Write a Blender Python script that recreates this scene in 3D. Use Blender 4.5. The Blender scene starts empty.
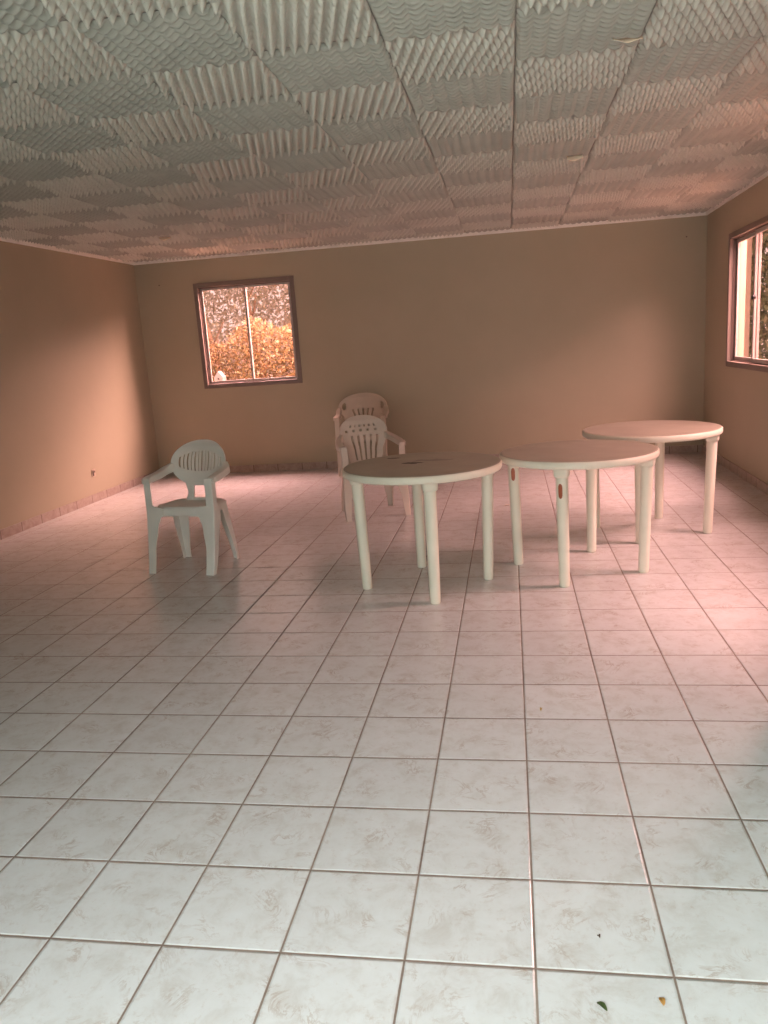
import bpy, bmesh, math, random
from mathutils import Vector, Matrix

random.seed(7)
sc = bpy.context.scene
COL = sc.collection

# ------------------------------------------------------------------ camera
CAM = Vector((-0.01516, -1.53820, 1.40358))
YAW, PITCH, ROLL = -0.16842905, -0.21111441, -0.06764764
F_PX = 783.382
cy, sy, cp, sp = math.cos(YAW), math.sin(YAW), math.cos(PITCH), math.sin(PITCH)
fwd = Vector((sy * cp, cy * cp, sp))
rgt = Vector((cy, -sy, 0))
upv = rgt.cross(fwd)
cr, sr = math.cos(ROLL), math.sin(ROLL)
r2 = cr * rgt + sr * upv
u2 = -sr * rgt + cr * upv
cd = bpy.data.cameras.new('camera')
cam = bpy.data.objects.new('camera', cd)
COL.objects.link(cam)
cam.matrix_world = Matrix(((r2.x, u2.x, -fwd.x, CAM.x), (r2.y, u2.y, -fwd.y, CAM.y),
                           (r2.z, u2.z, -fwd.z, CAM.z), (0, 0, 0, 1)))
cd.sensor_fit = 'VERTICAL'
cd.sensor_height = 24.0
cd.lens = F_PX * 24.0 / 1024.0
cd.clip_start = 0.05
cd.clip_end = 200
sc.camera = cam

# ------------------------------------------------------------------ light
SKY = 1.6            # overcast sky
GLOW_BACK = 1000.0    # bright patch of sky over the garden behind the house (W)
GLOW_YARD = 860.0    # sky above the yard behind the camera; also scales the ceiling fill (W)
GLOW_RIGHT = 500.0   # bright patches of sky over the side garden (W)
EXPOSURE = 0.0
sc.view_settings.view_transform = 'Standard'
sc.view_settings.look = 'None'
sc.view_settings.gamma = 1.0
sc.view_settings.exposure = EXPOSURE
sc.view_settings.use_curve_mapping = False
w = bpy.data.worlds.new('overcast_sky')
sc.world = w
w.use_nodes = True
bg = w.node_tree.nodes['Background']
bg.inputs[0].default_value = (0.90, 1.0, 0.97, 1)
bg.inputs[1].default_value = SKY


def soft_lamp(name, loc, aim, sx, sy_, power, color=(1, 0.93, 0.97)):
    """large soft area light outside an opening, mostly standing in for open sky"""
    d = bpy.data.lights.new(name, 'AREA')
    d.shape = 'RECTANGLE'
    d.size, d.size_y = sx, sy_
    d.energy = power
    d.color = color
    o = bpy.data.objects.new(name, d)
    COL.objects.link(o)
    o.location = loc
    o.rotation_euler = (Vector(aim) - Vector(loc)).to_track_quat('-Z', 'Y').to_euler()
    return o


soft_lamp('sky_glow_back', (-2.9, 8.55, 3.3), (-2.95, 8.1, 0.2), 3.4, 1.6, GLOW_BACK)
soft_lamp('sky_glow_side_far', (3.10, 5.8, 3.3), (2.5, 5.7, 0.2), 1.5, 2.4, GLOW_RIGHT * 2.0)
soft_lamp('sky_glow_side_near', (3.10, 3.0, 3.3), (2.5, 3.0, 0.2), 1.5, 2.4, GLOW_RIGHT * 1.3)
soft_lamp('sky_glow_back_low', (-0.9, 10.2, 3.8), (-3.6, 6.6, 1.0), 3.8, 2.0, GLOW_BACK * 1.6, (1, 0.95, 0.90))
soft_lamp('ceiling_fill_yard', (-1.2, -6.6, 1.2), (-0.4, 2.0, 2.3), 5.0, 1.6, GLOW_YARD * 0.30, (0.92, 1.0, 0.96))  # added fill lamp grazing the ceiling teeth, not a real source in the yard
soft_lamp('sky_glow_yard', (-0.9, -5.2, 4.6), (0.2, 0.6, 0.0), 4.2, 3.0, GLOW_YARD, (0.91, 0.98, 0.98))

# ------------------------------------------------------------------ room numbers
XL, XR, YB, H = -4.29135, 2.06675, 7.48882, 2.5085
TL, TR, TB = 0.00547, 0.01647, 0.01408
TILE = 0.30
YN = -2.0                                   # wall behind the camera


def xl(y): return XL + TL * (y - YB)
def xr(y): return XR + TR * (y - YB)
def yb(x): return YB + TB * x


# ------------------------------------------------------------------ material helpers
def new_mat(name):
    m = bpy.data.materials.new(name)
    m.use_nodes = True
    nt = m.node_tree
    b = nt.nodes['Principled BSDF']
    return m, nt, b


def N(nt, t, **kw):
    n = nt.nodes.new(t)
    for k, v in kw.items():
        setattr(n, k, v)
    return n


def L(nt, a, b):
    nt.links.new(a, b)


def math_node(nt, op, a, b=None, c=None):
    n = N(nt, 'ShaderNodeMath', operation=op)
    for i, v in enumerate((a, b, c)):
        if v is None:
            continue
        if isinstance(v, (int, float)):
            n.inputs[i].default_value = v
        else:
            L(nt, v, n.inputs[i])
    return n.outputs[0]


def mix(nt, fac, a, b):
    n = N(nt, 'ShaderNodeMix', data_type='RGBA')
    for s, v in ((n.inputs[0], fac), (n.inputs[6], a), (n.inputs[7], b)):
        if isinstance(v, (int, float)):
            s.default_value = v
        elif isinstance(v, tuple):
            s.default_value = v if len(v) == 4 else (*v, 1)
        else:
            L(nt, v, s)
    return n.outputs[2]


def ramp(nt, fac, stops):
    n = N(nt, 'ShaderNodeValToRGB')
    e = n.color_ramp.elements
    while len(e) < len(stops):
        e.new(0.5)
    for i, (p, c) in enumerate(stops):
        e[i].position = p
        e[i].color = c if len(c) == 4 else (*c, 1)
    L(nt, fac, n.inputs[0])
    return n.outputs[0]


def noise(nt, vec, scale, detail=4, rough=0.55, dist=0.0):
    n = N(nt, 'ShaderNodeTexNoise')
    n.inputs['Scale'].default_value = scale
    n.inputs['Detail'].default_value = detail
    n.inputs['Roughness'].default_value = rough
    n.inputs['Distortion'].default_value = dist
    L(nt, vec, n.inputs['Vector'])
    return n.outputs[0]


def objcoord(nt):
    return N(nt, 'ShaderNodeTexCoord').outputs['Object']


def simple(name, col, rough=0.5, var=0.06, scale=6.0, bump=0.0, bscale=60.0, spec=0.5):
    m, nt, b = new_mat(name)
    co = objcoord(nt)
    f = noise(nt, co, scale, 3)
    lo = tuple(c * (1 - var) for c in col)
    hi = tuple(min(1, c * (1 + var)) for c in col)
    L(nt, ramp(nt, f, [(0.3, lo), (0.7, hi)]), b.inputs['Base Color'])
    b.inputs['Roughness'].default_value = rough
    b.inputs['Specular IOR Level'].default_value = spec
    if bump:
        bn = N(nt, 'ShaderNodeBump')
        bn.inputs['Strength'].default_value = bump
        bn.inputs['Distance'].default_value = 0.002
        L(nt, noise(nt, co, bscale, 4), bn.inputs['Height'])
        L(nt, bn.outputs[0], b.inputs['Normal'])
    return m


def floor_material():
    m, nt, b = new_mat('glazed_floor_tile')
    co = objcoord(nt)
    sep = N(nt, 'ShaderNodeSeparateXYZ')
    L(nt, co, sep.inputs[0])
    edges, cells = [], []
    for ax in (0, 1):
        q = math_node(nt, 'DIVIDE', sep.outputs[ax], TILE)
        cells.append(math_node(nt, 'FLOOR', q))
        fr = math_node(nt, 'FRACT', q)
        edges.append(math_node(nt, 'MINIMUM', fr, math_node(nt, 'SUBTRACT', 1.0, fr)))
    ed = math_node(nt, 'MINIMUM', edges[0], edges[1])
    ed = math_node(nt, 'MULTIPLY', ed, TILE)               # metres from the joint's middle
    wob = math_node(nt, 'MULTIPLY', math_node(nt, 'SUBTRACT', noise(nt, co, 40, 3), 0.5), 0.0016)
    ed = math_node(nt, 'ADD', ed, wob)
    grout = N(nt, 'ShaderNodeMapRange', interpolation_type='SMOOTHSTEP')
    grout.inputs['From Min'].default_value = 0.0021
    grout.inputs['From Max'].default_value = 0.0034
    grout.inputs['To Min'].default_value = 1
    grout.inputs['To Max'].default_value = 0
    L(nt, ed, grout.inputs['Value'])
    g = grout.outputs[0]
    cv = N(nt, 'ShaderNodeCombineXYZ')
    L(nt, cells[0], cv.inputs[0])
    L(nt, cells[1], cv.inputs[1])
    wn = N(nt, 'ShaderNodeTexWhiteNoise', noise_dimensions='2D')
    L(nt, cv.outputs[0], wn.inputs['Vector'])
    # every tile samples its own piece of mottling
    off = N(nt, 'ShaderNodeVectorMath', operation='SCALE')
    L(nt, wn.outputs['Color'], off.inputs[0])
    off.inputs[3].default_value = 7.0
    add = N(nt, 'ShaderNodeVectorMath', operation='ADD')
    L(nt, co, add.inputs[0])
    L(nt, off.outputs[0], add.inputs[1])
    v = add.outputs[0]
    base = ramp(nt, noise(nt, v, 12, 8, 0.68, 0.4), [(0.28, (0.56, 0.545, 0.52)), (0.50, (0.65, 0.66, 0.655)), (0.75, (0.69, 0.71, 0.715))])
    vein = math_node(nt, 'ABSOLUTE', math_node(nt, 'SUBTRACT', noise(nt, v, 9, 7, 0.68, 1.6), 0.5))
    vm = ramp(nt, vein, [(0.0, (1, 1, 1)), (0.035, (0, 0, 0))])
    patch = ramp(nt, noise(nt, v, 11, 2), [(0.50, (0, 0, 0)), (0.68, (1, 1, 1))])
    vm2 = math_node(nt, 'MULTIPLY', math_node(nt, 'MULTIPLY', vm, patch), 0.65)
    base = mix(nt, vm2, base, (0.40, 0.31, 0.25))
    blot = ramp(nt, noise(nt, v, 38, 6, 0.75), [(0.56, (0, 0, 0)), (0.78, (1, 1, 1))])
    base = mix(nt, math_node(nt, 'MULTIPLY', blot, 0.55), base, (0.46, 0.36, 0.29))
    tone = math_node(nt, 'MULTIPLY_ADD', wn.outputs['Value'], 0.07, 0.95)
    tn = N(nt, 'ShaderNodeVectorMath', operation='SCALE')
    L(nt, base, tn.inputs[0])
    L(nt, tone, tn.inputs[3])
    gcol = ramp(nt, noise(nt, co, 3.5, 4), [(0.35, (0.17, 0.12, 0.095)), (0.65, (0.30, 0.235, 0.19))])
    L(nt, mix(nt, g, tn.outputs[0], gcol), b.inputs['Base Color'])
    rg = math_node(nt, 'MULTIPLY_ADD', noise(nt, v, 14, 4), 0.14, 0.14)
    rg = math_node(nt, 'MULTIPLY_ADD', g, 0.5, rg)
    L(nt, rg, b.inputs['Roughness'])
    b.inputs['Specular IOR Level'].default_value = 0.45
    # pillowed tile edge, sunken joint and a gently uneven glaze
    pil = N(nt, 'ShaderNodeMapRange', interpolation_type='SMOOTHSTEP')
    pil.inputs['From Min'].default_value = 0.001
    pil.inputs['From Max'].default_value = 0.008
    L(nt, ed, pil.inputs['Value'])
    hgt = math_node(nt, 'MULTIPLY_ADD', noise(nt, v, 26, 4), 0.04, pil.outputs[0])
    hgt = math_node(nt, 'MULTIPLY_ADD', noise(nt, co, 2.2, 2), 0.5, hgt)
    bn = N(nt, 'ShaderNodeBump')
    bn.inputs['Strength'].default_value = 1.0
    bn.inputs['Distance'].default_value = 0.0022
    L(nt, hgt, bn.inputs['Height'])
    L(nt, bn.outputs[0], b.inputs['Normal'])
    return m


def wall_material():
    m, nt, b = new_mat('cream_wall_paint')
    co = objcoord(nt)
    c = ramp(nt, noise(nt, co, 1.1, 5, 0.6), [(0.3, (0.42, 0.37, 0.265)), (0.7, (0.46, 0.405, 0.295))])
    sm = ramp(nt, noise(nt, co, 4.0, 6, 0.75, 0.8), [(0.66, (0, 0, 0)), (0.80, (1, 1, 1))])
    c = mix(nt, math_node(nt, 'MULTIPLY', sm, 0.25), c, (0.36, 0.31, 0.25))
    L(nt, c, b.inputs['Base Color'])
    b.inputs['Roughness'].default_value = 0.62
    b.inputs['Specular IOR Level'].default_value = 0.3
    bn = N(nt, 'ShaderNodeBump')
    bn.inputs['Strength'].default_value = 0.25
    bn.inputs['Distance'].default_value = 0.003
    L(nt, noise(nt, co, 24, 5), bn.inputs['Height'])
    L(nt, bn.outputs[0], b.inputs['Normal'])
    return m


def skirting_material():
    m, nt, b = new_mat('skirting_tile')
    co = objcoord(nt)
    sep = N(nt, 'ShaderNodeSeparateXYZ')
    L(nt, co, sep.inputs[0])
    q = math_node(nt, 'DIVIDE', sep.outputs[0], TILE)
    fr = math_node(nt, 'FRACT', q)
    e = math_node(nt, 'MINIMUM', fr, math_node(nt, 'SUBTRACT', 1.0, fr))
    g = math_node(nt, 'LESS_THAN', e, 0.013)
    c = ramp(nt, noise(nt, co, 14, 6, 0.65, 0.8), [(0.30, (0.32, 0.24, 0.20)), (0.52, (0.42, 0.34, 0.29)), (0.75, (0.47, 0.41, 0.36))])
    L(nt, mix(nt, g, c, (0.16, 0.11, 0.09)), b.inputs['Base Color'])
    b.inputs['Roughness'].default_value = 0.35
    return m


def foliage_material(name, cols, trans=0.35):
    m = bpy.data.materials.new(name)
    m.use_nodes = True
    nt = m.node_tree
    b = nt.nodes['Principled BSDF']
    co = objcoord(nt)
    wn = N(nt, 'ShaderNodeNewGeometry').outputs['Random Per Island']
    c = ramp(nt, wn, [(i / max(1, len(cols) - 1), k) for i, k in enumerate(cols)])
    L(nt, c, b.inputs['Base Color'])
    b.inputs['Roughness'].default_value = 0.55
    tr = N(nt, 'ShaderNodeBsdfTranslucent')
    L(nt, c, tr.inputs[0])
    mx = N(nt, 'ShaderNodeMixShader')
    mx.inputs[0].default_value = trans
    L(nt, b.outputs[0], mx.inputs[1])
    L(nt, tr.outputs[0], mx.inputs[2])
    L(nt, mx.outputs[0], nt.nodes['Material Output'].inputs[0])
    return m


def glass_material():
    m = bpy.data.materials.new('rose_tinted_glass')
    m.use_nodes = True
    nt = m.node_tree
    nt.nodes.remove(nt.nodes['Principled BSDF'])
    t = N(nt, 'ShaderNodeBsdfTransparent')
    t.inputs[0].default_value = (1.0, 0.74, 0.70, 1)      # one of the pane's two faces
    gl = N(nt, 'ShaderNodeBsdfGlossy')
    gl.inputs['Roughness'].default_value = 0.02
    fr = N(nt, 'ShaderNodeFresnel')
    fr.inputs[0].default_value = 1.45
    mx = N(nt, 'ShaderNodeMixShader')
    bf = N(nt, 'ShaderNodeNewGeometry').outputs['Backfacing']
    L(nt, math_node(nt, 'MULTIPLY', fr.outputs[0], math_node(nt, 'SUBTRACT', 1.0, bf)), mx.inputs[0])
    L(nt, t.outputs[0], mx.inputs[1])
    L(nt, gl.outputs[0], mx.inputs[2])
    L(nt, mx.outputs[0], nt.nodes['Material Output'].inputs[0])
    return m


def tabletop_material(name, mark):
    m, nt, b = new_mat(name)
    co = objcoord(nt)
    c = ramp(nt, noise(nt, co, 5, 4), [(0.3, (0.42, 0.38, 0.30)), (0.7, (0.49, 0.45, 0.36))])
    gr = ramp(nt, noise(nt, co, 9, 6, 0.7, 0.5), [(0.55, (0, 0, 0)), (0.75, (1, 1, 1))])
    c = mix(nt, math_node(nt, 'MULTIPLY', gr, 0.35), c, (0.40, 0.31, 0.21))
    if mark:
        sep = N(nt, 'ShaderNodeSeparateXYZ')
        L(nt, co, sep.inputs[0])
        for (mx_, my_, rx, ry, amt) in mark:
            dx = math_node(nt, 'DIVIDE', math_node(nt, 'SUBTRACT', sep.outputs[0], mx_), rx)
            dy = math_node(nt, 'DIVIDE', math_node(nt, 'SUBTRACT', sep.outputs[1], my_), ry)
            d = math_node(nt, 'SQRT', math_node(nt, 'ADD', math_node(nt, 'POWER', math_node(nt, 'ABSOLUTE', dx), 2.0),
                                                math_node(nt, 'POWER', math_node(nt, 'ABSOLUTE', dy), 2.0)))
            d = math_node(nt, 'MULTIPLY_ADD', math_node(nt, 'SUBTRACT', noise(nt, co, 22, 4), 0.5), 1.9, d)
            k = ramp(nt, d, [(0.75, (1, 1, 1)), (1.0, (0, 0, 0))])
            c = mix(nt, math_node(nt, 'MULTIPLY', k, amt), c, (0.035, 0.022, 0.014))
    L(nt, c, b.inputs['Base Color'])
    b.inputs['Roughness'].default_value = 0.5
    return m


def table_leg_material(name, rust):
    """cream plastic; rust = list of (angle, z, half width, half height) ovals of rust on the leg"""
    m, nt, b = new_mat(name)
    co = objcoord(nt)
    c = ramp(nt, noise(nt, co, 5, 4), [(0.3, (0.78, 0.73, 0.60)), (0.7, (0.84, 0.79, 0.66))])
    if rust:
        sep = N(nt, 'ShaderNodeSeparateXYZ')
        L(nt, co, sep.inputs[0])
        for (px, py, pz, rw, rh) in rust:
            dx = math_node(nt, 'DIVIDE', math_node(nt, 'SUBTRACT', sep.outputs[0], px), rw)
            dy = math_node(nt, 'DIVIDE', math_node(nt, 'SUBTRACT', sep.outputs[1], py), rw)
            dz = math_node(nt, 'DIVIDE', math_node(nt, 'SUBTRACT', sep.outputs[2], pz), rh)
            s = math_node(nt, 'ADD', math_node(nt, 'MULTIPLY', dx, dx), math_node(nt, 'MULTIPLY', dy, dy))
            s = math_node(nt, 'ADD', s, math_node(nt, 'POWER', math_node(nt, 'ABSOLUTE', dz), 4.0))
            k = math_node(nt, 'LESS_THAN', s, 1.0)
            c = mix(nt, k, c, (0.34, 0.075, 0.025))
    L(nt, c, b.inputs['Base Color'])
    b.inputs['Roughness'].default_value = 0.45
    return m


M = {
    'floor': floor_material(),
    'wall': wall_material(),
    'skirt': skirting_material(),
    'ceiling_board': simple('ceiling_board', (0.36, 0.35, 0.31), 0.9),
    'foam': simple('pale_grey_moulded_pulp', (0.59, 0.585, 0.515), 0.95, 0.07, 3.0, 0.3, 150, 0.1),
    'foam_shaded': simple('shade_darkened_moulded_pulp', (0.46, 0.46, 0.405), 0.95, 0.08, 3.0, 0.3, 150, 0.1),  # same pulp, darkened to paint shade into the ribbed panels
    'cornice': simple('white_cornice', (0.88, 0.85, 0.78), 0.6),
    'frame': simple('brown_window_casing', (0.22, 0.17, 0.145), 0.45),
    'sash': simple('pale_window_sash', (0.46, 0.40, 0.37), 0.35),
    'track': simple('dark_sash_edge', (0.13, 0.085, 0.07), 0.5),
    'glass': glass_material(),
    'black': simple('black_plastic', (0.02, 0.02, 0.02), 0.4),
    'chair_grey': simple('weathered_white_plastic', (0.86, 0.82, 0.76), 0.42, 0.05, 5),
    'chair_cream': simple('aged_cream_plastic', (0.60, 0.52, 0.42), 0.45, 0.06, 5),
    'chair_pale': simple('aged_beige_plastic', (0.70, 0.60, 0.51), 0.45, 0.06, 5),
    'socket': simple('yellowed_socket_plastic', (0.52, 0.43, 0.34), 0.4),
    'paper': simple('beige_tape', (0.92, 0.78, 0.60), 0.7),
    'bark': simple('brown_bark', (0.15, 0.09, 0.055), 0.9, 0.3, 12, 0.6, 30),
    'soil': simple('bare_soil', (0.45, 0.33, 0.24), 0.95, 0.2, 3),
    'outer_wall': simple('peach_outer_wall', (0.44, 0.33, 0.26), 0.8),
    'white_paint': simple('white_garden_paint', (0.22, 0.21, 0.20), 0.6),
    'hedge': foliage_material('warm_hedge_leaves', [(0.26, 0.18, 0.08), (0.33, 0.24, 0.10), (0.13, 0.09, 0.04), (0.32, 0.19, 0.10), (0.07, 0.05, 0.03), (0.38, 0.33, 0.16)]),
    'leaves': foliage_material('pale_tree_leaves', [(0.22, 0.21, 0.12), (0.30, 0.28, 0.18), (0.16, 0.15, 0.08), (0.34, 0.33, 0.24)], 0.5),
    'pale': foliage_material('pale_sky_screen_leaves', [(0.62, 0.56, 0.46), (0.74, 0.70, 0.62), (0.50, 0.42, 0.30), (0.80, 0.76, 0.70)], 0.4),  # leaves kept pale to stand in for bright sky
    'green': foliage_material('green_shrub_leaves', [(0.24, 0.30, 0.14), (0.36, 0.40, 0.22), (0.55, 0.50, 0.32), (0.10, 0.12, 0.06)]),
}


# ------------------------------------------------------------------ object helpers
def obj(name, me, mat=None, parent=None, smooth=False):
    if isinstance(me, bmesh.types.BMesh):
        bm = me
        me = bpy.data.meshes.new(name)
        bmesh.ops.recalc_face_normals(bm, faces=bm.faces)
        bm.to_mesh(me)
        bm.free()
    if mat:
        me.materials.append(mat)
    if smooth:
        for p in me.polygons:
            p.use_smooth = True
    o = bpy.data.objects.new(name, me)
    COL.objects.link(o)
    if parent:
        o.parent = parent
    return o


def empty(name, loc=(0, 0, 0), rz=0.0):
    o = bpy.data.objects.new(name, None)
    COL.objects.link(o)
    o.location = loc
    o.rotation_euler = (0, 0, rz)
    o.empty_display_size = 0.1
    return o


def tag(o, label, cat, group=None, kind=None):
    o['label'] = label
    o['category'] = cat
    if group:
        o['group'] = group
    if kind:
        o['kind'] = kind
    return o


def structure(o, label=None, cat=None):
    o['kind'] = 'structure'
    if label:
        o['label'] = label
    if cat:
        o['category'] = cat
    return o


def box(bm, x0, y0, z0, x1, y1, z1):
    vs = [bm.verts.new(p) for p in ((x0, y0, z0), (x1, y0, z0), (x1, y1, z0), (x0, y1, z0),
                                    (x0, y0, z1), (x1, y0, z1), (x1, y1, z1), (x0, y1, z1))]
    for f in ((0, 3, 2, 1), (4, 5, 6, 7), (0, 1, 5, 4), (1, 2, 6, 5), (2, 3, 7, 6), (3, 0, 4, 7)):
        bm.faces.new([vs[i] for i in f])


def bevel_mod(o, wdt, seg=2):
    b = o.modifiers.new('bevel', 'BEVEL')
    b.width = wdt
    b.segments = seg
    b.limit_method = 'ANGLE'
    return o


def lathe(bm, prof, n=48, cx=0, cy_=0):
    rings = []
    for r, z in prof:
        if r < 1e-6:
            rings.append([bm.verts.new((cx, cy_, z))])
        else:
            rings.append([bm.verts.new((cx + r * math.cos(2 * math.pi * k / n), cy_ + r * math.sin(2 * math.pi * k / n), z)) for k in range(n)])
    for a, b in zip(rings, rings[1:]):
        for k in range(n):
            k2 = (k + 1) % n
            if len(a) == 1 and len(b) == 1:
                continue
            if len(a) == 1:
                bm.faces.new((a[0], b[k2], b[k]))
            elif len(b) == 1:
                bm.faces.new((a[k], a[k2], b[0]))
            else:
                bm.faces.new((a[k], a[k2], b[k2], b[k]))


def sweep(bm, pts, section, side=None, up=Vector((0, 0, 1))):
    """section(t) gives a list of 2D points (across, outward) swept along pts."""
    n = len(pts)
    rings = []
    for i, p in enumerate(pts):
        a = pts[max(0, i - 1)]
        b = pts[min(n - 1, i + 1)]
        T = (Vector(b) - Vector(a)).normalized()
        S = side(i / (n - 1)) if side else T.cross(up)
        S = (S - T * S.dot(T)).normalized()
        U = S.cross(T).normalized()
        rings.append([bm.verts.new(Vector(p) + S * s + U * u) for s, u in section(i / (n - 1))])
    m = len(rings[0])
    for A, B in zip(rings, rings[1:]):
        for k in range(m):
            k2 = (k + 1) % m
            bm.faces.new((A[k], A[k2], B[k2], B[k]))
    bm.faces.new(rings[0][::-1])
    bm.faces.new(rings[-1])


def spline(pts, n):
    """Catmull-Rom through pts, n samples."""
    P = [Vector(p) for p in pts]
    P = [P[0] * 2 - P[1]] + P + [P[-1] * 2 - P[-2]]
    out = []
    segs = len(P) - 3
    for k in range(n):
        t = k / (n - 1) * segs
        i = min(int(t), segs - 1)
        f = t - i
        a, b, c, d = P[i], P[i + 1], P[i + 2], P[i + 3]
        out.append(0.5 * ((2 * b) + (c - a) * f + (2 * a - 5 * b + 4 * c - d) * f * f + (3 * b - a - 3 * c + d) * f ** 3))
    return out


def interp(keys, t):
    for (a, va), (b, vb) in zip(keys, keys[1:]):
        if t <= b:
            f = (t - a) / (b - a) if b > a else 0
            f = max(0, min(1, f))
            f = f * f * (3 - 2 * f)
            return va + (vb - va) * f
    return keys[-1][1]


def copy_tree(o, parent=None):
    c = o.copy()
    COL.objects.link(c)
    if parent:
        c.parent = parent
        c.matrix_parent_inverse = o.matrix_parent_inverse.copy()
    for ch in list(o.children):
        copy_tree(ch, c)
    return c


# ------------------------------------------------------------------ floor
bm = bmesh.new()
box(bm, XL - 0.35, YN - 0.2, -0.1, XR + 0.2, YB + 0.15, 0.0)
structure(obj('floor', bm, M['floor']), 'glazed pale grey square floor tiles with thin brown joints', 'floor')
bm = bmesh.new()
box(bm, -30, -30, -0.30, 30, 30, -0.11)
structure(obj('ground', bm, M['soil']), 'bare brown ground outside the house', 'ground')

# ------------------------------------------------------------------ walls
WT = 0.15


def frame_matrix(p0, p1):
    """x along the wall, y outward (to the left of the direction of travel), z up."""
    d = Vector((p1[0] - p0[0], p1[1] - p0[1], 0)).normalized()
    nrm = Vector((-d.y, d.x, 0))
    m = Matrix(((d.x, nrm.x, 0, p0[0]), (d.y, nrm.y, 0, p0[1]), (0, 0, 1, 0), (0, 0, 0, 1)))
    return m


def wall(name, p0, p1, holes=(), label=''):
    Lw = math.hypot(p1[0] - p0[0], p1[1] - p0[1])
    bm = bmesh.new()
    x = 0.0
    ztop = H + 0.12
    for (a, b, z0, z1) in sorted(holes):
        box(bm, x, 0, 0, a, WT, ztop)
        if z0 > 0.001:
            box(bm, a, 0, 0, b, WT, z0)
        box(bm, a, 0, z1, b, WT, ztop)
        x = b
    box(bm, x, 0, 0, Lw, WT, ztop)
    bmesh.ops.remove_doubles(bm, verts=bm.verts, dist=1e-5)
    o = obj(name, bm, M['wall'])
    o.matrix_world = frame_matrix(p0, p1)
    return structure(o, label, 'wall')


def strip(name, p0, p1, depth, z0, z1, mat, label, cat, bev=0.003):
    Lw = math.hypot(p1[0] - p0[0], p1[1] - p0[1])
    bm = bmesh.new()
    box(bm, 0, -depth, z0, Lw, 0, z1)
    o = obj(name, bm, mat)
    o.matrix_world = frame_matrix(p0, p1)
    bevel_mod(o, bev)
    return structure(o, label, cat)


cBL = (xl(yb(XL)), yb(XL))
cBR = (xr(yb(XR)), yb(XR))
JOG_Y, JOG_X = 1.36, 0.95
cNL = (xl(YN), YN)
# travel so that "left" is outside: back wall runs left -> right, right wall runs back -> front
left_holes = []
wall('wall_left', cNL, cBL, left_holes, 'cream painted side wall on the left')
Lb = math.hypot(cBR[0] - cBL[0], cBR[1] - cBL[1])


def bx_(x): return x - cBL[0]


BW = (bx_(-3.598), bx_(-2.400), 1.020, 2.226)          # back window in the wall's own frame
wall('wall_back', cBL, cBR, [BW], 'cream painted far wall with the small sliding window')
pJ = (xr(JOG_Y), JOG_Y)


def ry(y): return cBR[1] - y


RW = (ry(6.560), ry(5.020), 0.975, 2.190)
RW2 = (ry(3.950), ry(2.250), 0.975, 2.190)
wall('wall_right', cBR, pJ, [RW, RW2], 'cream painted side wall on the right')
wall('wall_right_return', pJ, (JOG_X, JOG_Y), [], 'short cream return wall right of the camera')
wall('wall_right_near', (JOG_X, JOG_Y - 0.0), (JOG_X, YN), [], 'cream side wall beside the camera')
DW = (JOG_X - 0.80, JOG_X + 4.50, 0.0, 2.30)
wall('wall_near', (JOG_X, YN), cNL, [(0.12, 2.45, 0.0, 2.25)], 'wall behind the camera with a wide open doorway')

for k, (nm, a, b) in enumerate((('left', cNL, cBL), ('back', cBL, cBR), ('right', cBR, pJ))):
    strip('baseboard_' + nm, a, b, 0.012, 0.0, 0.082, M['skirt'], 'pinkish tile skirting along the %s wall' % nm, 'baseboard', 0.002)
    strip('trim_%d' % (k + 1), a, b, 0.022, H - 0.022, H + 0.016, M['cornice'], 'thin white strip along the top of the %s wall' % nm, 'trim', 0.004)


# ------------------------------------------------------------------ windows
def build_window(name, mtx, a, b, z0, z1, label, split, latch=True, far_first=True):
    """a..b along the wall, casing covers the hole's edge; two sliding sashes"""
    root = bpy.data.objects.new(name, None)
    COL.objects.link(root)
    root.matrix_world = mtx @ Matrix.Translation((a, 0, z0))
    Wd, Hh = b - a, z1 - z0
    structure(root, label, 'window')
    fw = 0.050

    def rect_frame(bm, x0, x1, zz0, zz1, wd, y0, y1):
        box(bm, x0, y0, zz0, x0 + wd, y1, zz1)
        box(bm, x1 - wd, y0, zz0, x1, y1, zz1)
        box(bm, x0 + wd, y0, zz0, x1 - wd, y1, zz0 + wd)
        box(bm, x0 + wd, y0, zz1 - wd, x1 - wd, y1, zz1)
    bm = bmesh.new()
    rect_frame(bm, 0.0, Wd, 0.0, Hh, fw, -0.014, 0.085)
    bevel_mod(obj('window_frame', bm, M['frame'], root), 0.004)
    bm = bmesh.new()
    rect_frame(bm, fw - 0.004, Wd - fw + 0.004, fw - 0.004, Hh - fw + 0.004, 0.012, 0.02, 0.083)
    obj('sash_track', bm, M['track'], root)
    s = fw + split * (Wd - 2 * fw)
    sw = 0.024 if not latch else 0.034
    for (x0, x1, y0) in ((fw + 0.009, s + sw * 0.5, 0.050), (s - sw * 0.5, Wd - fw - 0.009, 0.022)):
        bm = bmesh.new()
        rect_frame(bm, x0, x1, fw + 0.009, Hh - fw - 0.009, sw, y0, y0 + 0.022)
        sash = bevel_mod(obj('sash', bm, M['sash'], root), 0.003)
        bm = bmesh.new()
        box(bm, x0 + sw - 0.004, y0 + 0.009, fw + sw + 0.005, x1 - sw + 0.004, y0 + 0.013, Hh - fw - sw - 0.005)
        obj('pane', bm, M['glass'], sash)
    if latch:
        bm = bmesh.new()
        lathe(bm, [(0, 0), (0.020, 0), (0.020, 0.022), (0.012, 0.030), (0, 0.030)], 20)
        lt = obj('latch', bm, M['black'], root)
        lt.rotation_euler = (math.pi / 2, 0, 0)
        lt.location = (s + 0.055, 0.022, Hh * 0.5)
    return root


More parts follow.
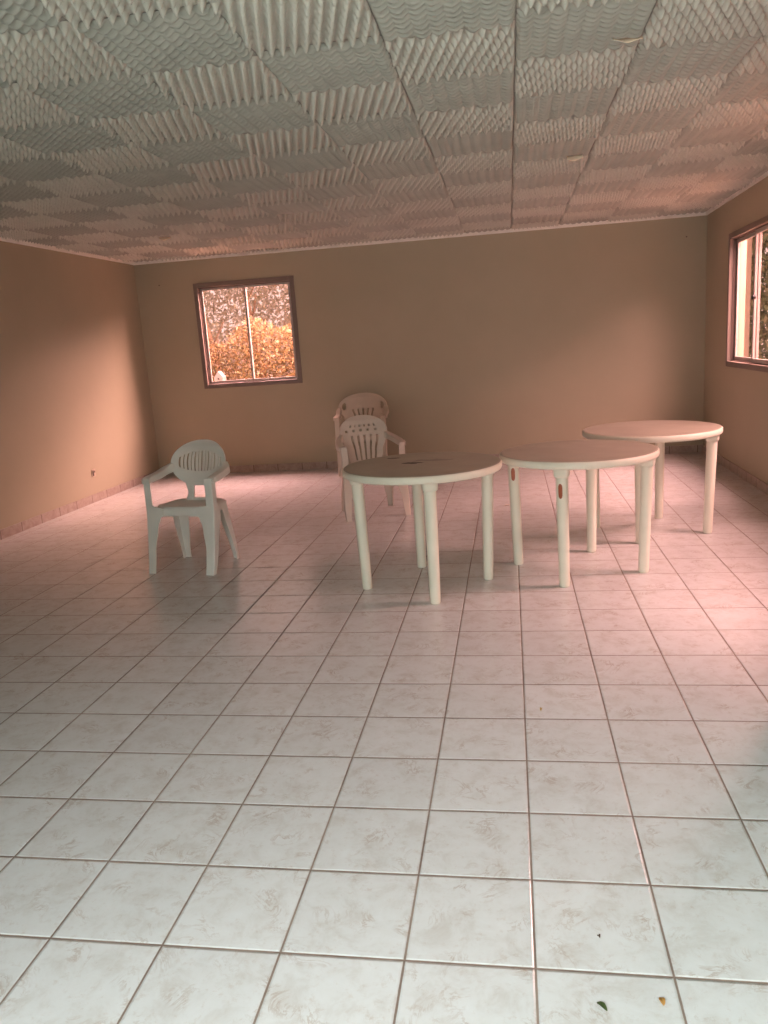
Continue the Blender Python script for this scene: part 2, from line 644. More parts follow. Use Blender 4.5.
build_window('window_1', frame_matrix(cBL, cBR), *BW, 'small two-pane sliding window in the far wall', 0.5, False)
build_window('window_2', frame_matrix(cBR, pJ), *RW, 'sliding window at the photo\'s right edge', 0.49, True)
build_window('window_3', frame_matrix(cBR, pJ), *RW2, 'sliding window in the right wall nearest the camera', 0.5, True)


def portal(name, mtx, a, b, z0, z1, yo=0.17):
    d = bpy.data.lights.new(name, 'AREA')
    d.shape = 'RECTANGLE'
    d.size = (b - a)
    d.size_y = (z1 - z0)
    d.cycles.is_portal = True
    o = bpy.data.objects.new(name, d)
    COL.objects.link(o)
    # light looks along -Z: inward is the wall frame's -y
    rot = Matrix(((1, 0, 0, 0), (0, 0, 1, 0), (0, -1, 0, 0), (0, 0, 0, 1)))   # local z -> wall +y
    rot = Matrix(((1, 0, 0, (a + b) / 2), (0, 0, 1, yo), (0, -1, 0, (z0 + z1) / 2), (0, 0, 0, 1)))
    o.matrix_world = mtx @ rot
    return o


portal('daylight_portal_back', frame_matrix(cBL, cBR), *BW)
portal('daylight_portal_right', frame_matrix(cBR, pJ), *RW)
portal('daylight_portal_right_near', frame_matrix(cBR, pJ), *RW2)
portal('daylight_portal_door', frame_matrix((JOG_X, YN), cNL), 0.12, 2.45, 0.0, 2.25)

# ------------------------------------------------------------------ ceiling with egg-crate panels
bm = bmesh.new()
box(bm, XL - 0.2, YN - 0.15, H + 0.035, XR + 0.2, YB + 0.15, H + 0.12)
ceiling = structure(obj('ceiling', bm, M['ceiling_board']), 'ceiling covered with grey egg-crate panels in a chequered layout', 'ceiling')

PW = 0.4995
COLX = 0.0480
NR, NS = 11, 8                       # rows of teeth across and along a panel
HC = H + 0.034                       # underside of the ceiling board


def egg_depth(p, q, toothed):
    """p, q in 0..1 over the panel; slightly skewed egg-crate relief.
    toothed panels hang with the deep side down, the others with the shallow ribbed side"""
    a = math.sin(math.pi * (NR * p + (0.38 * NS * q if toothed else 0.30 * NS * q))) ** 2
    b = math.sin(math.pi * NS * q) ** 2
    if toothed:
        return 0.003 + 0.042 * (a ** 0.9) * (0.10 + 0.90 * b ** 0.8)
    return 0.003 + 0.030 * (a ** 1.3) * (0.55 + 0.45 * b ** 0.5)


def egg_mesh(name, ridges_along_y, x0, x1, y0, y1, fx, res=6, clip=None):
    """x0.. panel rectangle around its own centre; ridges run along y (or x)"""
    nx = (NR if ridges_along_y else NS) * res
    ny = (NS if ridges_along_y else NR) * res
    verts, faces = [], []
    for j in range(ny + 1):
        for i in range(nx + 1):
            u, v = i / nx, j / ny
            p, q = (u, v) if ridges_along_y else (v, u)
            d = egg_depth(p, q, ridges_along_y)
            if i in (0, nx) or j in (0, ny):
                d = 0.003
            X = x0 + (x1 - x0) * u
            Y = y0 + (y1 - y0) * v
            if clip:
                X, Y = clip(X, Y)
            verts.append((X, Y, -d))
    for j in range(ny):
        for i in range(nx):
            k = j * (nx + 1) + i
            q4 = (k, k + 1, k + nx + 2, k + nx + 1)
            xs = [verts[t][0] for t in q4]
            ys = [verts[t][1] for t in q4]
            if max(xs) - min(xs) < 1e-5 or max(ys) - min(ys) < 1e-5:
                continue
            faces.append(q4[::-1])
    return verts, faces


def mesh_from(name, verts, faces, smooth=True):
    me = bpy.data.meshes.new(name)
    me.from_pydata(verts, [], faces)
    me.update()
    for p in me.polygons:
        p.use_smooth = smooth
    return me


shared = {}
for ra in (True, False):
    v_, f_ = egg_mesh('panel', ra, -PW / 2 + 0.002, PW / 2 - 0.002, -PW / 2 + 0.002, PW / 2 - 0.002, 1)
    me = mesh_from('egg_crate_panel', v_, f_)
    me.materials.append(M['foam' if ra else 'foam_shaded'])
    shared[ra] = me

panels = []
for ci in range(-10, 5):
    off = -0.067 + 0.012 * ((ci * 37) % 5 - 2) + (0.067 if ci < 0 else 0.0)
    for rj in range(-11, 14):
        cx0 = COLX + ci * PW
        cy0 = 1.711 + off + rj * 0.5020
        ridge_y = ((ci + rj) % 2) == 1          # ci=-1,rj=0 -> ridges along the depth
        c = Vector((cx0 + PW / 2, cy0 + 0.25, HC))
        hx = hy = PW / 2
        full = (c.x - hx > xl(c.y) + 0.01 and c.x + hx < xr(c.y) - 0.01 and c.y + hy < yb(c.x) - 0.01)
        if c.x + hx < xl(c.y) + 0.03 or c.x - hx > xr(c.y) - 0.03 or c.y - hy > yb(c.x) - 0.03:
            continue
        if c.y - hy < YN:
            continue
        if c.y < JOG_Y and c.x + hx > JOG_X:
            if c.x - hx > JOG_X - 0.03:
                continue
            full = False
        dist = (c - CAM).length
        inview = c.y > 0.9
        panels.append((0 if inview else 1, dist, c, ridge_y, full))
panels.sort(key=lambda t: (t[0], t[1]))
rest_v, rest_f, rest_m = [], [], []


def clipper(c):
    lim_l, lim_r, lim_b = xl(c.y) + 0.002, xr(c.y) - 0.002, yb(c.x) - 0.002
    if c.y < JOG_Y:
        lim_r = JOG_X - 0.002

    def f(X, Y):
        return (min(max(X + c.x, lim_l), lim_r) - c.x, min(Y + c.y, lim_b) - c.y)
    return f


for k, (flag, dist, c, ry_, full) in enumerate(panels):
    jit = random.Random(k)
    if k < 100:
        if full:
            o = bpy.data.objects.new('egg_crate_panel', shared[ry_])
            COL.objects.link(o)
            o.rotation_euler = (0, 0, math.radians(jit.uniform(-0.35, 0.35)))
        else:
            v_, f_ = egg_mesh('panel', ry_, -PW / 2 + 0.002, PW / 2 - 0.002, -PW / 2 + 0.002, PW / 2 - 0.002, 1, 6, clipper(c))
            o = obj('egg_crate_panel', mesh_from('egg_crate_panel', v_, f_), M['foam' if ry_ else 'foam_shaded'])
        o.location = c
        o.parent = ceiling
    else:
        res = 6 if flag == 0 else 4
        v_, f_ = egg_mesh('panel', ry_, -PW / 2 + 0.002, PW / 2 - 0.002, -PW / 2 + 0.002, PW / 2 - 0.002, 1, res, None if full else clipper(c))
        n0 = len(rest_v)
        rest_v += [(x + c.x, y + c.y, z + HC) for x, y, z in v_]
        rest_f += [tuple(i + n0 for i in f) for f in f_]
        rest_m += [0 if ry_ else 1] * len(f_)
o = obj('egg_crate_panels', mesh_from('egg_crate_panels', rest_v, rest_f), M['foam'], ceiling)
o.data.materials.append(M['foam_shaded'])
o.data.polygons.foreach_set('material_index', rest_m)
o['kind'] = 'stuff'


# ------------------------------------------------------------------ plastic tables
LEAN = 0.05


def table_top_mesh():
    bm = bmesh.new()
    R = 0.456
    lathe(bm, [(0, 0.716), (0.10, 0.716), (0.30, 0.7162), (0.410, 0.7166), (0.424, 0.7190), (0.440, 0.7215), (0.449, 0.7195), (R, 0.713),
               (R, 0.692), (0.453, 0.682), (0.448, 0.678), (0.442, 0.681), (0.442, 0.703), (0.30, 0.704), (0, 0.704)], 96)
    return bm


def table_leg_mesh(lx, ly):
    bm = bmesh.new()
    ang = math.atan2(ly, lx)
    prof = [(0, 0.0), (0.026, 0.0), (0.0285, 0.004), (0.0295, 0.02), (0.0315, 0.25), (0.0335, 0.5), (0.0345, 0.66), (0.0345, 0.701), (0, 0.701)]
    n = 28
    rings = []
    for r, z in prof:
        # legs lean outward very slightly towards the floor
        sh = 1 + (z / 0.70) * LEAN
        if r == 0:
            rings.append([bm.verts.new((lx * sh, ly * sh, z))])
        else:
            rings.append([bm.verts.new((lx * sh + r * math.cos(2 * math.pi * k / n), ly * sh + r * math.sin(2 * math.pi * k / n), z)) for k in range(n)])
    for a, b in zip(rings, rings[1:]):
        for k in range(n):
            k2 = (k + 1) % n
            if len(a) == 1:
                bm.faces.new((a[0], b[k2], b[k]))
            elif len(b) == 1:
                bm.faces.new((a[k], a[k2], b[0]))
            else:
                bm.faces.new((a[k], a[k2], b[k2], b[k]))
    return bm


def socket_mesh(lx, ly):
    """moulded rounded-square collar under the table top"""
    bm = bmesh.new()
    ang = math.atan2(ly, lx)
    n = 32
    rings = []
    for s, z in ((0.036, 0.632), (0.040, 0.637), (0.0425, 0.655), (0.043, 0.668), (0.047, 0.676), (0.048, 0.7015)):
        ring = []
        sh = 1 + LEAN
        for k in range(n):
            a = 2 * math.pi * k / n
            c_, s_ = math.cos(a), math.sin(a)
            e = 0.55
            px = s * math.copysign(abs(c_) ** e, c_)
            py = s * math.copysign(abs(s_) ** e, s_)
            ring.append(bm.verts.new((lx * sh + px * math.cos(ang) - py * math.sin(ang), ly * sh + px * math.sin(ang) + py * math.cos(ang), z)))
        rings.append(ring)
    for a, b in zip(rings, rings[1:]):
        for k in range(n):
            k2 = (k + 1) % n
            bm.faces.new((a[k], a[k2], b[k2], b[k]))
    bm.faces.new(rings[0][::-1])
    bm.faces.new(rings[-1])
    return bm


leg_plain = table_leg_material('cream_table_plastic', [])


def table(loc, legs, label, marks=(), rusty=()):
    root = empty('round_table', (loc[0], loc[1], 0))
    tag(root, label, 'table', 'round cream plastic tables')
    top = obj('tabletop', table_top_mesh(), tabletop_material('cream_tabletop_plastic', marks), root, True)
    top.data.materials.append(leg_plain)                    # rim and underside cleaner; paler tone also paints in the rim's light
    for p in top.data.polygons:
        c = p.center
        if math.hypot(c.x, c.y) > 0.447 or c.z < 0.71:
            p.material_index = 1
    for i, (lx, ly) in enumerate(legs):
        rl = [r[1:] for r in rusty if r[0] == i]
        m = table_leg_material('cream_plastic_with_rust', rl) if rl else leg_plain
        lg = obj('leg', table_leg_mesh(lx, ly), m, root, True)
        if rl:
            lg['label'] = 'cream leg with a red-brown stain near its top'
        obj('leg_socket', socket_mesh(lx, ly), leg_plain, lg, True)
    return root


def legs_from(center, a, b):
    """four legs on a square from two neighbouring feet"""
    va = (a[0] - center[0], a[1] - center[1])
    return va


def square_legs(ang, r=0.385):
    return [(r * math.cos(math.radians(ang + 90 * k)), r * math.sin(math.radians(ang + 90 * k))) for k in range(4)]


t1c = (-0.530, 2.882)
table(t1c, square_legs(12.0, 0.36), 'round cream plastic table nearest the chairs, with a dark burnt crack in its top',
      marks=[(-0.06, 0.06, 0.085, 0.032, 0.97), (-0.20, 0.28, 0.05, 0.022, 0.8), (0.05, 0.14, 0.14, 0.04, 0.35)])
t2c = (0.362, 3.150)
tl2 = square_legs(-17.0, 0.375)     # 0: right, 1: back, 2: left, 3: front
rz = 0.575


def rust_at(leg, hgt, hw, hh, dxy):
    lx, ly = leg
    sh = 1 + (hgt / 0.70) * LEAN
    return (lx * sh + dxy[0], ly * sh + dxy[1], hgt, hw, hh)


table(t2c, tl2, 'round cream plastic table in the middle, red-brown stains on two of its legs',
      rusty=[(3, *rust_at(tl2[3], 0.555, 0.0125, 0.042, (-0.013, -0.033))), (2, *rust_at(tl2[2], 0.575, 0.0125, 0.040, (-0.004, -0.036)))])
t3c = (0.925, 4.042)
table(t3c, square_legs(-19.0, 0.375), 'round cream plastic table farthest back, beside the right wall')


# ------------------------------------------------------------------ plastic armchairs
def solid(o, t, off=0.0):
    s = o.modifiers.new('thickness', 'SOLIDIFY')
    s.thickness = t
    s.offset = off
    return o


def shell_mesh(fn, nu, nv, hole=None):
    verts, faces = [], []
    for j in range(nv + 1):
        for i in range(nu + 1):
            verts.append(fn(-1 + 2 * i / nu, j / nv))
    for j in range(nv):
        for i in range(nu):
            if hole and hole(-1 + 2 * (i + 0.5) / nu, (j + 0.5) / nv):
                continue
            k = j * (nu + 1) + i
            faces.append((k, k + 1, k + nu + 2, k + nu + 1))
    me = bpy.data.meshes.new('shell')
    me.from_pydata(verts, [], faces)
    bm = bmesh.new()
    bm.from_mesh(me)
    bmesh.ops.delete(bm, geom=[v for v in bm.verts if not v.link_faces], context='VERTS')
    bpy.data.meshes.remove(me)
    return bm


def make_chair(style, mat):
    P = dict(
        slotted=dict(top=0.835, seat=0.440, arm=0.632, hw=0.248, foot=0.225, bfoot=0.185, fy=-0.120, by=0.205, ty=-0.205),
        fan=dict(top=0.815, seat=0.420, arm=0.610, hw=0.258, foot=0.250, bfoot=0.200, fy=-0.165, by=0.215, ty=-0.225),
        arch=dict(top=0.870, seat=0.430, arm=0.645, hw=0.272, foot=0.250, bfoot=0.205, fy=-0.165, by=0.225, ty=-0.225),
    )[style]
    top, seat, arm, hw = P['top'], P['seat'], P['arm'], P['hw']
    root = empty('plastic_armchair')
    # ---- seat with a skirt
    bm = bmesh.new()
    ax, y0, y1 = hw - 0.045, P['fy'] + 0.002, P['by'] - 0.02
    nth, nr = 64, 12
    rings = []
    for r in range(1, nr + 5):
        ring = []
        for k in range(nth):
            th = 2 * math.pi * k / nth
            c_, s_ = math.cos(th), math.sin(th)
            sx = math.copysign(abs(c_) ** 0.42, c_)
            syy = math.copysign(abs(s_) ** 0.42, s_)
            rr = min(1.0, r / nr)
            x = ax * sx * rr
            y = (y0 + y1) / 2 + (y1 - y0) / 2 * syy * rr
            x *= 1 - 0.10 * max(0, (y - y0) / (y1 - y0))        # narrower at the back
            z = seat - 0.018 * (1 - rr ** 2) - 0.004 * (y > 0)
            if r > nr:
                d = (r - nr) / 4
                corner = (abs(sx) * abs(syy)) ** 6
                z = seat - d * (0.060 + 0.03 * corner) - 0.002
                x *= 1 + 0.012 * (1 if r > nr else 0) + 0.02 * d
                y += math.copysign(0.008 * d, s_)
            ring.append(bm.verts.new((x, y, z)))
        rings.append(ring)
    cen = bm.verts.new((0, (y0 + y1) / 2, seat - 0.018))
    for k in range(nth):
        bm.faces.new((cen, rings[0][k], rings[0][(k + 1) % nth]))
    for a, b in zip(rings, rings[1:]):
        for k in range(nth):
            k2 = (k + 1) % nth
            bm.faces.new((a[k], b[k], b[k2], a[k2]))
    solid(obj('seat', bm, mat, root, True), 0.006)

    # ---- backrest
    zb = seat - 0.012
    if style == 'slotted':
        wk = [(0, 0.112), (0.14, 0.095), (0.30, 0.110), (1.0, 0.110)]
        nu, nv = 104, 80

        def hole(u, v):
            x = u * interp(wk, v)
            if 0.05 < v < 0.245 and abs(x) < 0.052:
                return True
            if abs(u) < 0.80 and (u * 52 + 0.5) % 6.5 < 2.2:
                k = 0.17 * math.sqrt(max(0, 1 - (u / 0.86) ** 2))
                if abs(v - 0.655) < k:
                    return True
            return False
    elif style == 'fan':
        wk = [(0, 0.130), (0.25, 0.150), (0.55, 0.190), (0.70, 0.205), (1.0, 0.205)]
        nu, nv = 110, 84

        def hole(u, v):
            if 0.08 < v < 0.60 and abs(u) < 0.74 and ((u + 2) * 55) % 15.7 < 6.0:
                return True
            if 0.67 < v < 0.72 and abs(u) < 0.78 and ((u + 2) * 55) % 17 < 6.5:
                return True
            if 0.765 < v < 0.815 and abs(u) < 0.56 and ((u + 2.04) * 55) % 11.5 < 4.5:
                return True
            return False
    else:
        wk = [(0, 0.150), (0.22, 0.170), (0.42, 0.215), (0.62, 0.268), (0.70, 0.272), (1.0, 0.272)]
        nu, nv = 116, 92

        def hole(u, v):
            if 0.08 < v < 0.62 and abs(u) < 0.50 and ((u + 2) * 58) % 12.5 < 4.4:
                return True
            e = ((abs(u) - 0.80) / 0.085) ** 2 + ((v - 0.70) / 0.095) ** 2
            return e < 1
    vc, wm = {'slotted': (0.66, 0.210), 'fan': (0.70, 0.205), 'arch': (0.70, 0.272)}[style]

    def width(v):
        if v > vc:
            return wm * math.sqrt(max(0.0, 1 - ((v - vc) / (1.004 - vc)) ** 2)) + 0.003
        if style == 'slotted' and v > 0.30:
            e = wm * math.sqrt(max(0.0, 1 - ((vc - v) / 0.42) ** 2))
            return max(e, interp(wk, 0.30)) + 0.003
        return min(interp(wk, v), wm) + 0.003

    def back_fn(u, v):
        ww = width(v)
        x = u * ww
        z = zb + (top - zb) * v
        y = P['by'] - 0.045 + 0.10 * v ** 1.25
        y -= 1.15 * x * x * (0.35 + 0.65 * min(1, v / 0.4))
        y += 0.012 * math.sin(min(1, max(0, (v - 0.9) / 0.1)) * math.pi / 2)
        return (x, y, z)
    b = obj('backrest', shell_mesh(back_fn, nu, nv, hole), mat, root, True)
    solid(b, 0.008)

    # ---- arms and legs
    def U_section(wd, hh, t=0.006):
        return [(-wd, 0), (-wd * 0.7, 0.004), (wd * 0.7, 0.004), (wd, 0), (wd, -hh), (wd - t, -hh), (wd - t, -t), (-wd + t, -t), (-wd + t, -hh), (-wd, -hh)]

    def L_section(wa, wb, t=0.006):
        c = 0.008
        return [(0, c), (0, wb), (t, wb), (t, t + 0.004), (t + 0.004, t), (wa, t), (wa, 0), (c, 0), (c * 0.3, c * 0.3)]
    bv = {'slotted': 0.62, 'fan': 0.62, 'arch': 0.66}[style]
    for s in (-1, 1):
        bp = Vector(back_fn(s * 0.97, bv))
        pts = [(s * abs(bp.x), bp.y + 0.004, bp.z + 0.01),
               (s * (abs(bp.x) + 0.030), bp.y - 0.045, bp.z - 0.012),
               (s * (hw - 0.010), 0.030, arm + 0.018),
               (s * (hw - 0.002), -0.08, arm + 0.004),
               (s * (hw - 0.006), P['fy'] + 0.030, arm),
               (s * (hw - 0.008), P['fy'] + 0.002, arm - 0.006)]
        if style == 'arch':
            pts[1] = (s * (abs(bp.x) + 0.006), bp.y - 0.05, bp.z - 0.02)
        path = spline(pts, 30)
        bm = bmesh.new()
        sweep(bm, path, lambda t: U_section(interp([(0, 0.020), (0.3, 0.027), (1, 0.029)], t), interp([(0, 0.055), (0.3, 0.042), (1, 0.030)], t)))
        obj('armrest', bm, mat, root, False)
        # front leg: arm post, wide knee at the seat, tapering foot
        fx = P['foot']
        ty = P['ty']
        pts = [(s * (hw + 0.010), P['fy'] - 0.004, arm - 0.004), (s * (hw + 0.009), P['fy'] - 0.006, seat + 0.05),
               (s * (hw + 0.008), P['fy'] - 0.012, seat - 0.06), (s * (fx + 0.026), ty + 0.030, 0.12), (s * (fx + 0.022), ty, 0.0)]
        path = spline(pts, 40)
        bm = bmesh.new()

        def sec(t, path=path):
            z = path[min(39, int(round(t * 39)))].z
            wa = interp([(0, 0.056 if style == 'slotted' else 0.046), (0.15, 0.060), (seat - 0.14, 0.084), (seat - 0.075, 0.108), (seat - 0.050, 0.135), (seat - 0.012, 0.135), (seat + 0.010, 0.052), (1, 0.052)], z)
            wb = interp([(0, 0.036), (0.2, 0.055), (seat - 0.05, 0.085), (seat + 0.03, 0.050), (1, 0.046)], z)
            return L_section(wa, wb)
        # across = towards the chair's middle, outward = towards the back
        if s > 0:
            sweep(bm, path, lambda t: [(-a_, b_) for a_, b_ in sec(t)], side=lambda t: Vector((1, 0, 0)), )
        else:
            sweep(bm, path, lambda t: [(a_, b_) for a_, b_ in sec(t)], side=lambda t: Vector((1, 0, 0)), )
        obj('leg', bm, mat, root, False)
        # rear leg
        bx = P['bfoot']
        by = P['by'] - (0.03 if style == 'slotted' else 0)
        pts = [(s * (hw - 0.050), by - 0.030, seat - 0.004), (s * (hw - 0.045), by - 0.012, seat - 0.10),
               (s * (bx + 0.028), by + 0.022, 0.16), (s * (bx + 0.030), by + 0.045, 0.0)]
        path = spline(pts, 24)
        bm = bmesh.new()

        def sec2(t):
            wa = interp([(0, 0.095), (0.3, 0.082), (1, 0.044)], t)
            wb = interp([(0, 0.085), (0.3, 0.070), (1, 0.036)], t)
            return L_section(wa, wb)
        sweep(bm, path, lambda t: [(-s * a_, -b_) for a_, b_ in sec2(t)], side=lambda t: Vector((1, 0, 0)))
        obj('leg', bm, mat, root, False)
    return root


def place(root, x, y, rz_, label):
    root.location = (x, y, 0)
    root.rotation_euler = (0, 0, math.radians(rz_))
    tag(root, label, 'chair', 'white plastic armchairs')


place(make_chair('slotted', M['chair_grey']), -2.175, 3.368, -8.5, 'grey-white plastic armchair alone at the left, round back with narrow slits')
place(make_chair('fan', M['chair_pale']), -1.195, 4.87, 22.0, 'beige plastic armchair just behind the nearest table, low slatted fan back')
place(make_chair('arch', M['chair_cream']), -1.66, 7.07, 3.0, 'cream plastic armchair farthest back against the far wall, wide arched back')

# ------------------------------------------------------------------ small things in the room
# wall socket on the left wall
bm = bmesh.new()
box(bm, -0.038, -0.008, -0.040, 0.038, 0, 0.040)
so = empty('wall_socket')
so.matrix_world = frame_matrix(cNL, cBL) @ Matrix.Translation((5.906 - YN, 0, 0.297))
tag(so, 'small yellowed wall socket low on the left wall', 'socket')
bevel_mod(obj('socket_plate', bm, M['socket'], so), 0.003)
bm = bmesh.new()
box(bm, -0.024, -0.012, -0.028, -0.006, -0.008, 0.028)
box(bm, 0.010, -0.012, 0.002, 0.022, -0.008, 0.022)
obj('socket_slot', bm, M['track'], so)


def nail(loc, nrm, label):
    bm = bmesh.new()
    lathe(bm, [(0, -0.004), (0.003, -0.004), (0.003, 0.008), (0.007, 0.009), (0.007, 0.012), (0, 0.013)], 14)
    o = obj('nail', bm, M['track'])
    o.matrix_world = Matrix.Translation(loc) @ Vector(nrm).to_track_quat('Z', 'Y').to_matrix().to_4x4()
    tag(o, label, 'nail')


nail((-4.006, yb(-4.006), 2.238), (0, -1, 0), 'small dark nail high on the far wall left of the small window')
nail((1.86, yb(1.86), 2.29), (0, -1, 0), 'small dark nail high on the far wall near the right corner')


def tape(name, loc, rz_, ln, wd, label, droop=0.03, tilt=0.0):
    verts, faces = [], []
    n = 16
    for i in range(n + 1):
        t = i / n
        ww = wd * (0.25 + 0.75 * math.sin(math.pi * min(1, 0.08 + 0.9 * t)) ** 0.7) * (1 + 0.12 * math.sin(9 * t))
        for j in range(4):
            a = j / 3 - 0.5
            x = (t - 0.5) * ln
            y = a * ww
            z = -droop * math.sin(math.pi * t) * (0.5 + 0.5 * t) - 0.004 * math.sin(7 * t + 2 * a) + a * tilt * wd
            verts.append((x, y, z))
    for i in range(n):
        for j in range(3):
            k = i * 4 + j
            faces.append((k, k + 1, k + 5, k + 4))
    o = obj(name, mesh_from(name, verts, faces), M['paper'])
    o.location = loc
    o.rotation_euler = (0, 0, rz_)
    solid(o, 0.002)
    tag(o, label, 'tape')
    return o


tape('torn_tape', (0.475, 1.910, 2.490), 0.15, 0.112, 0.04, 'torn beige tape strip hanging from the ceiling nearest the camera', 0.012, 0.5)
tape('torn_tape', (0.440, 3.982, 2.490), 0.0, 0.10, 0.035, 'torn beige tape strip hanging from the ceiling above the far table', 0.01, 0.9)
tape('torn_tape', (-3.116, 5.677, 2.492), 0.3, 0.10, 0.03, 'torn beige tape strip on the ceiling at the far left', 0.01, 0.8)


def leaf(loc, rz_, ln, wd, mat, label):
    verts, faces = [], []
    n = 12
    for i in range(n + 1):
        t = i / n
        ww = wd * math.sin(math.pi * t) ** 0.7
        for j in range(5):
            a = j / 2 - 1
            verts.append(((t - 0.5) * ln, a * ww / 2, 0.003 + 0.004 * abs(a) * math.sin(math.pi * t) + 0.004 * math.sin(2.6 * t)))
    for i in range(n):
        for j in range(4):
            k = i * 5 + j
            faces.append((k, k + 1, k + 6, k + 5))
    o = obj('fallen_leaf', mesh_from('fallen_leaf', verts, faces), mat)
    o.location = (loc[0], loc[1], 0.0)
    o.rotation_euler = (0, 0, rz_)
    solid(o, 0.001, 1)
    tag(o, label, 'leaf')


leaf((0.135, -0.096), math.radians(-50), 0.030, 0.011, simple('dark_green_leaf', (0.05, 0.075, 0.02), 0.5), 'small dark green leaf on the floor at the bottom of the photo')
leaf((0.261, -0.072), math.radians(-80), 0.024, 0.012, simple('orange_brown_leaf', (0.42, 0.22, 0.06), 0.5), 'small orange-brown leaf on the floor at the bottom right')
leaf((0.150, 0.105), math.radians(-60), 0.010, 0.006, simple('dark_brown_leaf', (0.06, 0.035, 0.02), 0.5), 'tiny dark leaf scrap on the floor just above the green leaf')
leaf((0.062, 1.27), math.radians(80), 0.020, 0.008, simple('yellow_leaf', (0.50, 0.33, 0.12), 0.5), 'tiny yellow leaf scrap lying on a tile joint mid-floor')
leaf((-0.074, 5.0), math.radians(5), 0.060, 0.022, simple('pale_dry_leaf', (0.75, 0.62, 0.50), 0.5), 'pale dry leaf on the floor between the nearest two tables')

# ------------------------------------------------------------------ outside
def leaf_cloud(name, mat, n, sampler, size, parent=None, seed=1):
    rnd = random.Random(seed)
    verts, faces = [], []
    for _ in range(n):
        c = Vector(sampler(rnd))
        d = Vector((rnd.gauss(0, 1), rnd.gauss(0, 1), rnd.gauss(0, 1))).normalized()
        e = d.orthogonal().normalized()
        e.rotate(Matrix.Rotation(rnd.uniform(0, 6.28), 3, d))
        f = d.cross(e)
        s = size * rnd.uniform(0.6, 1.3)
        k = len(verts)
        verts += [c - e * s, c + f * s * 0.45, c + e * s, c - f * s * 0.45]
        faces.append((k, k + 1, k + 2, k + 3))
    me = bpy.data.meshes.new(name)
    me.from_pydata([tuple(v) for v in verts], [], faces)
    return obj(name, me, mat, parent)


def bumpy(rnd, x0, x1, y0, y1, z0, z1, f=3.1):
    while True:
        x, y, z = rnd.uniform(x0, x1), rnd.uniform(y0, y1), rnd.uniform(z0, z1)
        tz = z0 + (z1 - z0) * (0.90 + 0.06 * math.sin(f * x) + 0.05 * math.sin(2.3 * f * x + y))
        if z < tz:
            return (x, y, z)


hd = leaf_cloud('hedge', M['hedge'], 42000, lambda r: bumpy(r, -6.2, -1.2, 9.75, 10.5, -0.11, 1.95), 0.030, seed=3)
tag(hd, 'orange and yellow hedge seen through the small far window', 'hedge', kind='stuff')
sky_screen = leaf_cloud('hedge', M['pale'], 40000, lambda r: bumpy(r, -9.5, -1.5, 15.0, 15.8, -0.11, 4.3, 1.3), 0.055, seed=4)  # added leaf screen in place of the bright sky behind the trunks
tag(sky_screen, 'pale leaf screen standing in for bright sky behind the orange hedge', 'hedge', kind='stuff')


def tree(x, y, h, lean, r0, label, seed, crown=450, spread=0.45):
    root = empty('tree', (x, y, -0.11))
    tag(root, label, 'tree', 'slender trees outside the far window')
    rnd = random.Random(seed)
    bm = bmesh.new()
    pts = spline([(0, 0, 0), (lean * 0.25 + 0.03, 0, h * 0.3), (lean * 0.6 - 0.04, 0.04, h * 0.62), (lean, 0, h)], 18)

    def circ(r, n=10):
        return [(r * math.cos(2 * math.pi * k / n), r * math.sin(2 * math.pi * k / n)) for k in range(n)]
    sweep(bm, pts, lambda t: circ(r0 * (1 - 0.65 * t)), side=lambda t: Vector((0, 1, 0)))
    obj('trunk', bm, M['bark'], root, True)
    tips = []
    for k in range(9):
        bm = bmesh.new()
        t = rnd.uniform(0.3, 0.98)
        p = pts[int(t * 17)]
        a = rnd.uniform(0, 6.28)
        ln = rnd.uniform(0.5, 1.1) * spread
        q = p + Vector((math.cos(a) * ln * 0.6, math.sin(a) * ln * 0.6, ln))
        m_ = (p + q) / 2 + Vector((rnd.uniform(-.08, .08), 0, -0.08))
        br = spline([p, m_, q], 8)
        sweep(bm, br, lambda t2: circ(r0 * 0.30 * (1 - 0.7 * t2) + 0.003, 6), side=lambda t2: Vector((0.3, 1, 0.1)))
        tips += br[3:]
        obj('branch', bm, M['bark'], root, True)

    def smp(r):
        c = r.choice(tips)
        return (c.x + r.gauss(0, 0.16), c.y + r.gauss(0, 0.16), c.z + r.gauss(0, 0.2))
    leaf_cloud('foliage', M['leaves'], crown, smp, 0.028, root, seed)
    return root


tree(-4.72, 11.2, 4.2, -0.55, 0.075, 'leaning tree trunk at the left of the small window view', 1)
tree(-4.25, 12.0, 4.4, -0.40, 0.060, 'second slim trunk from the left in the small window', 2)
tree(-3.85, 12.3, 4.6, 0.25, 0.045, 'thin tree trunk just left of the window\'s centre post', 3)
tree(-3.15, 11.3, 4.2, 0.35, 0.040, 'thin tree just right of the window\'s centre post', 4)
tree(-2.70, 12.6, 4.6, 0.10, 0.045, 'thin tree at the right of the small window view', 5)

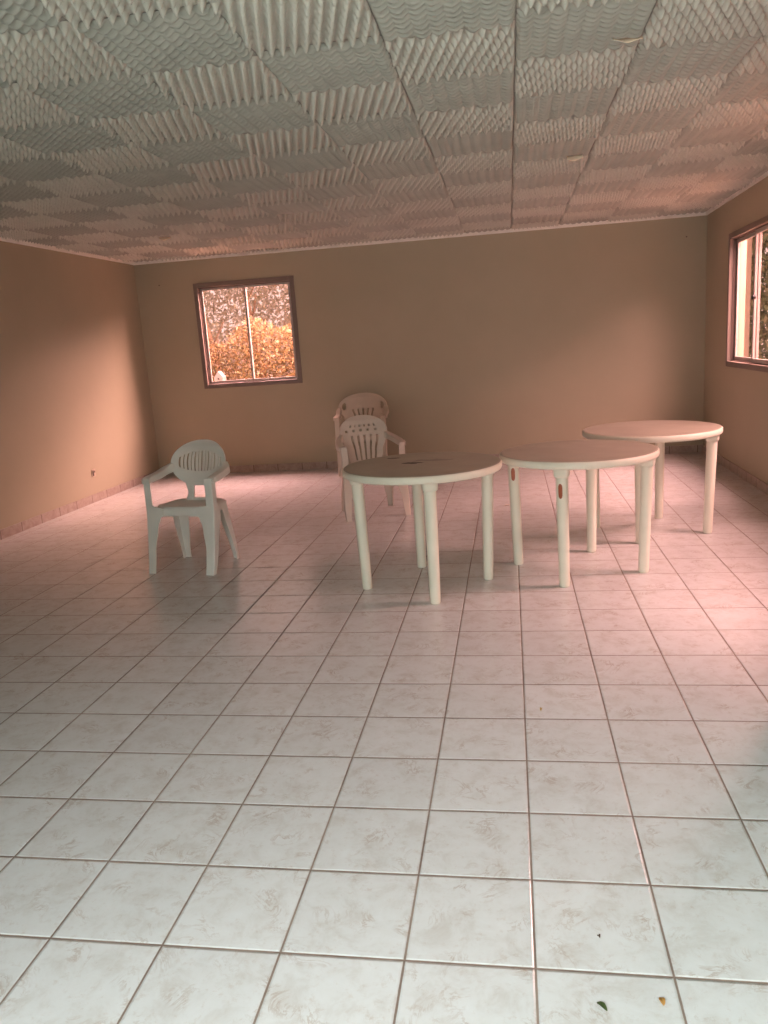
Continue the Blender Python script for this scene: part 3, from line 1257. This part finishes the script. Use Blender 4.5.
# paved yard outside the doorway, and an unseen wall added to block low sky
bm = bmesh.new()
box(bm, -9, -9.0, -0.109, 7, YN - 0.151, -0.02)
structure(obj('yard_paving', bm, simple('pale_concrete', (0.80, 0.80, 0.76), 0.9)), 'pale concrete yard outside the doorway', 'paving')
bm = bmesh.new()
box(bm, -9, -9.3, -0.11, 7, -9.0, 5.0)
structure(obj('low_sky_blocker', bm, simple('grey_blocker', (0.30, 0.31, 0.28), 0.9)), 'tall unseen grey slab added across the yard to block low sky', 'wall')

# small white gabled box on a post
gb = empty('garden_box', (-4.15, 9.45, 0.085))
tag(gb, 'small white gabled box on a post in front of the orange hedge', 'garden box')
bm = bmesh.new()
box(bm, -0.02, -0.02, -0.17, 0.02, 0.02, 0.88)
obj('post', bm, M['white_paint'], gb)
bm = bmesh.new()
pr = [(-0.065, 0.86), (0.065, 0.86), (0.065, 1.01), (0, 1.09), (-0.065, 1.01)]
fr_ = [bm.verts.new((x, -0.07, z)) for x, z in pr]
bk_ = [bm.verts.new((x, 0.07, z)) for x, z in pr]
bm.faces.new(fr_)
bm.faces.new(bk_[::-1])
for k in range(5):
    bm.faces.new((fr_[k], bk_[k], bk_[(k + 1) % 5], fr_[(k + 1) % 5]))
obj('box_body', bm, M['white_paint'], gb)
bm = bmesh.new()
lathe(bm, [(0, 0), (0.014, 0), (0.014, 0.004), (0, 0.004)], 16)
hl = obj('entrance_hole', bm, M['black'], gb)
hl.rotation_euler = (math.pi / 2, 0, 0)
hl.location = (0, -0.0705, 0.985)

# outside the right wall: a peach wall pier and shrubs
bm = bmesh.new()
box(bm, 2.90, 13.0, -0.11, 4.05, 13.3, 4.2)
bevel_mod(tag(obj('outer_wall_pier', bm, M['outer_wall']), 'peach plastered wall outside, left in the right window', 'wall'), 0.01)
sh = leaf_cloud('shrub_foliage', M['green'], 30000, lambda r: bumpy(r, 2.9, 7.2, 14.0, 15.5, -0.11, 4.6, 1.7), 0.07, seed=9)
tag(sh, 'green shrubs seen through the window at the right edge', 'shrubs', kind='stuff')
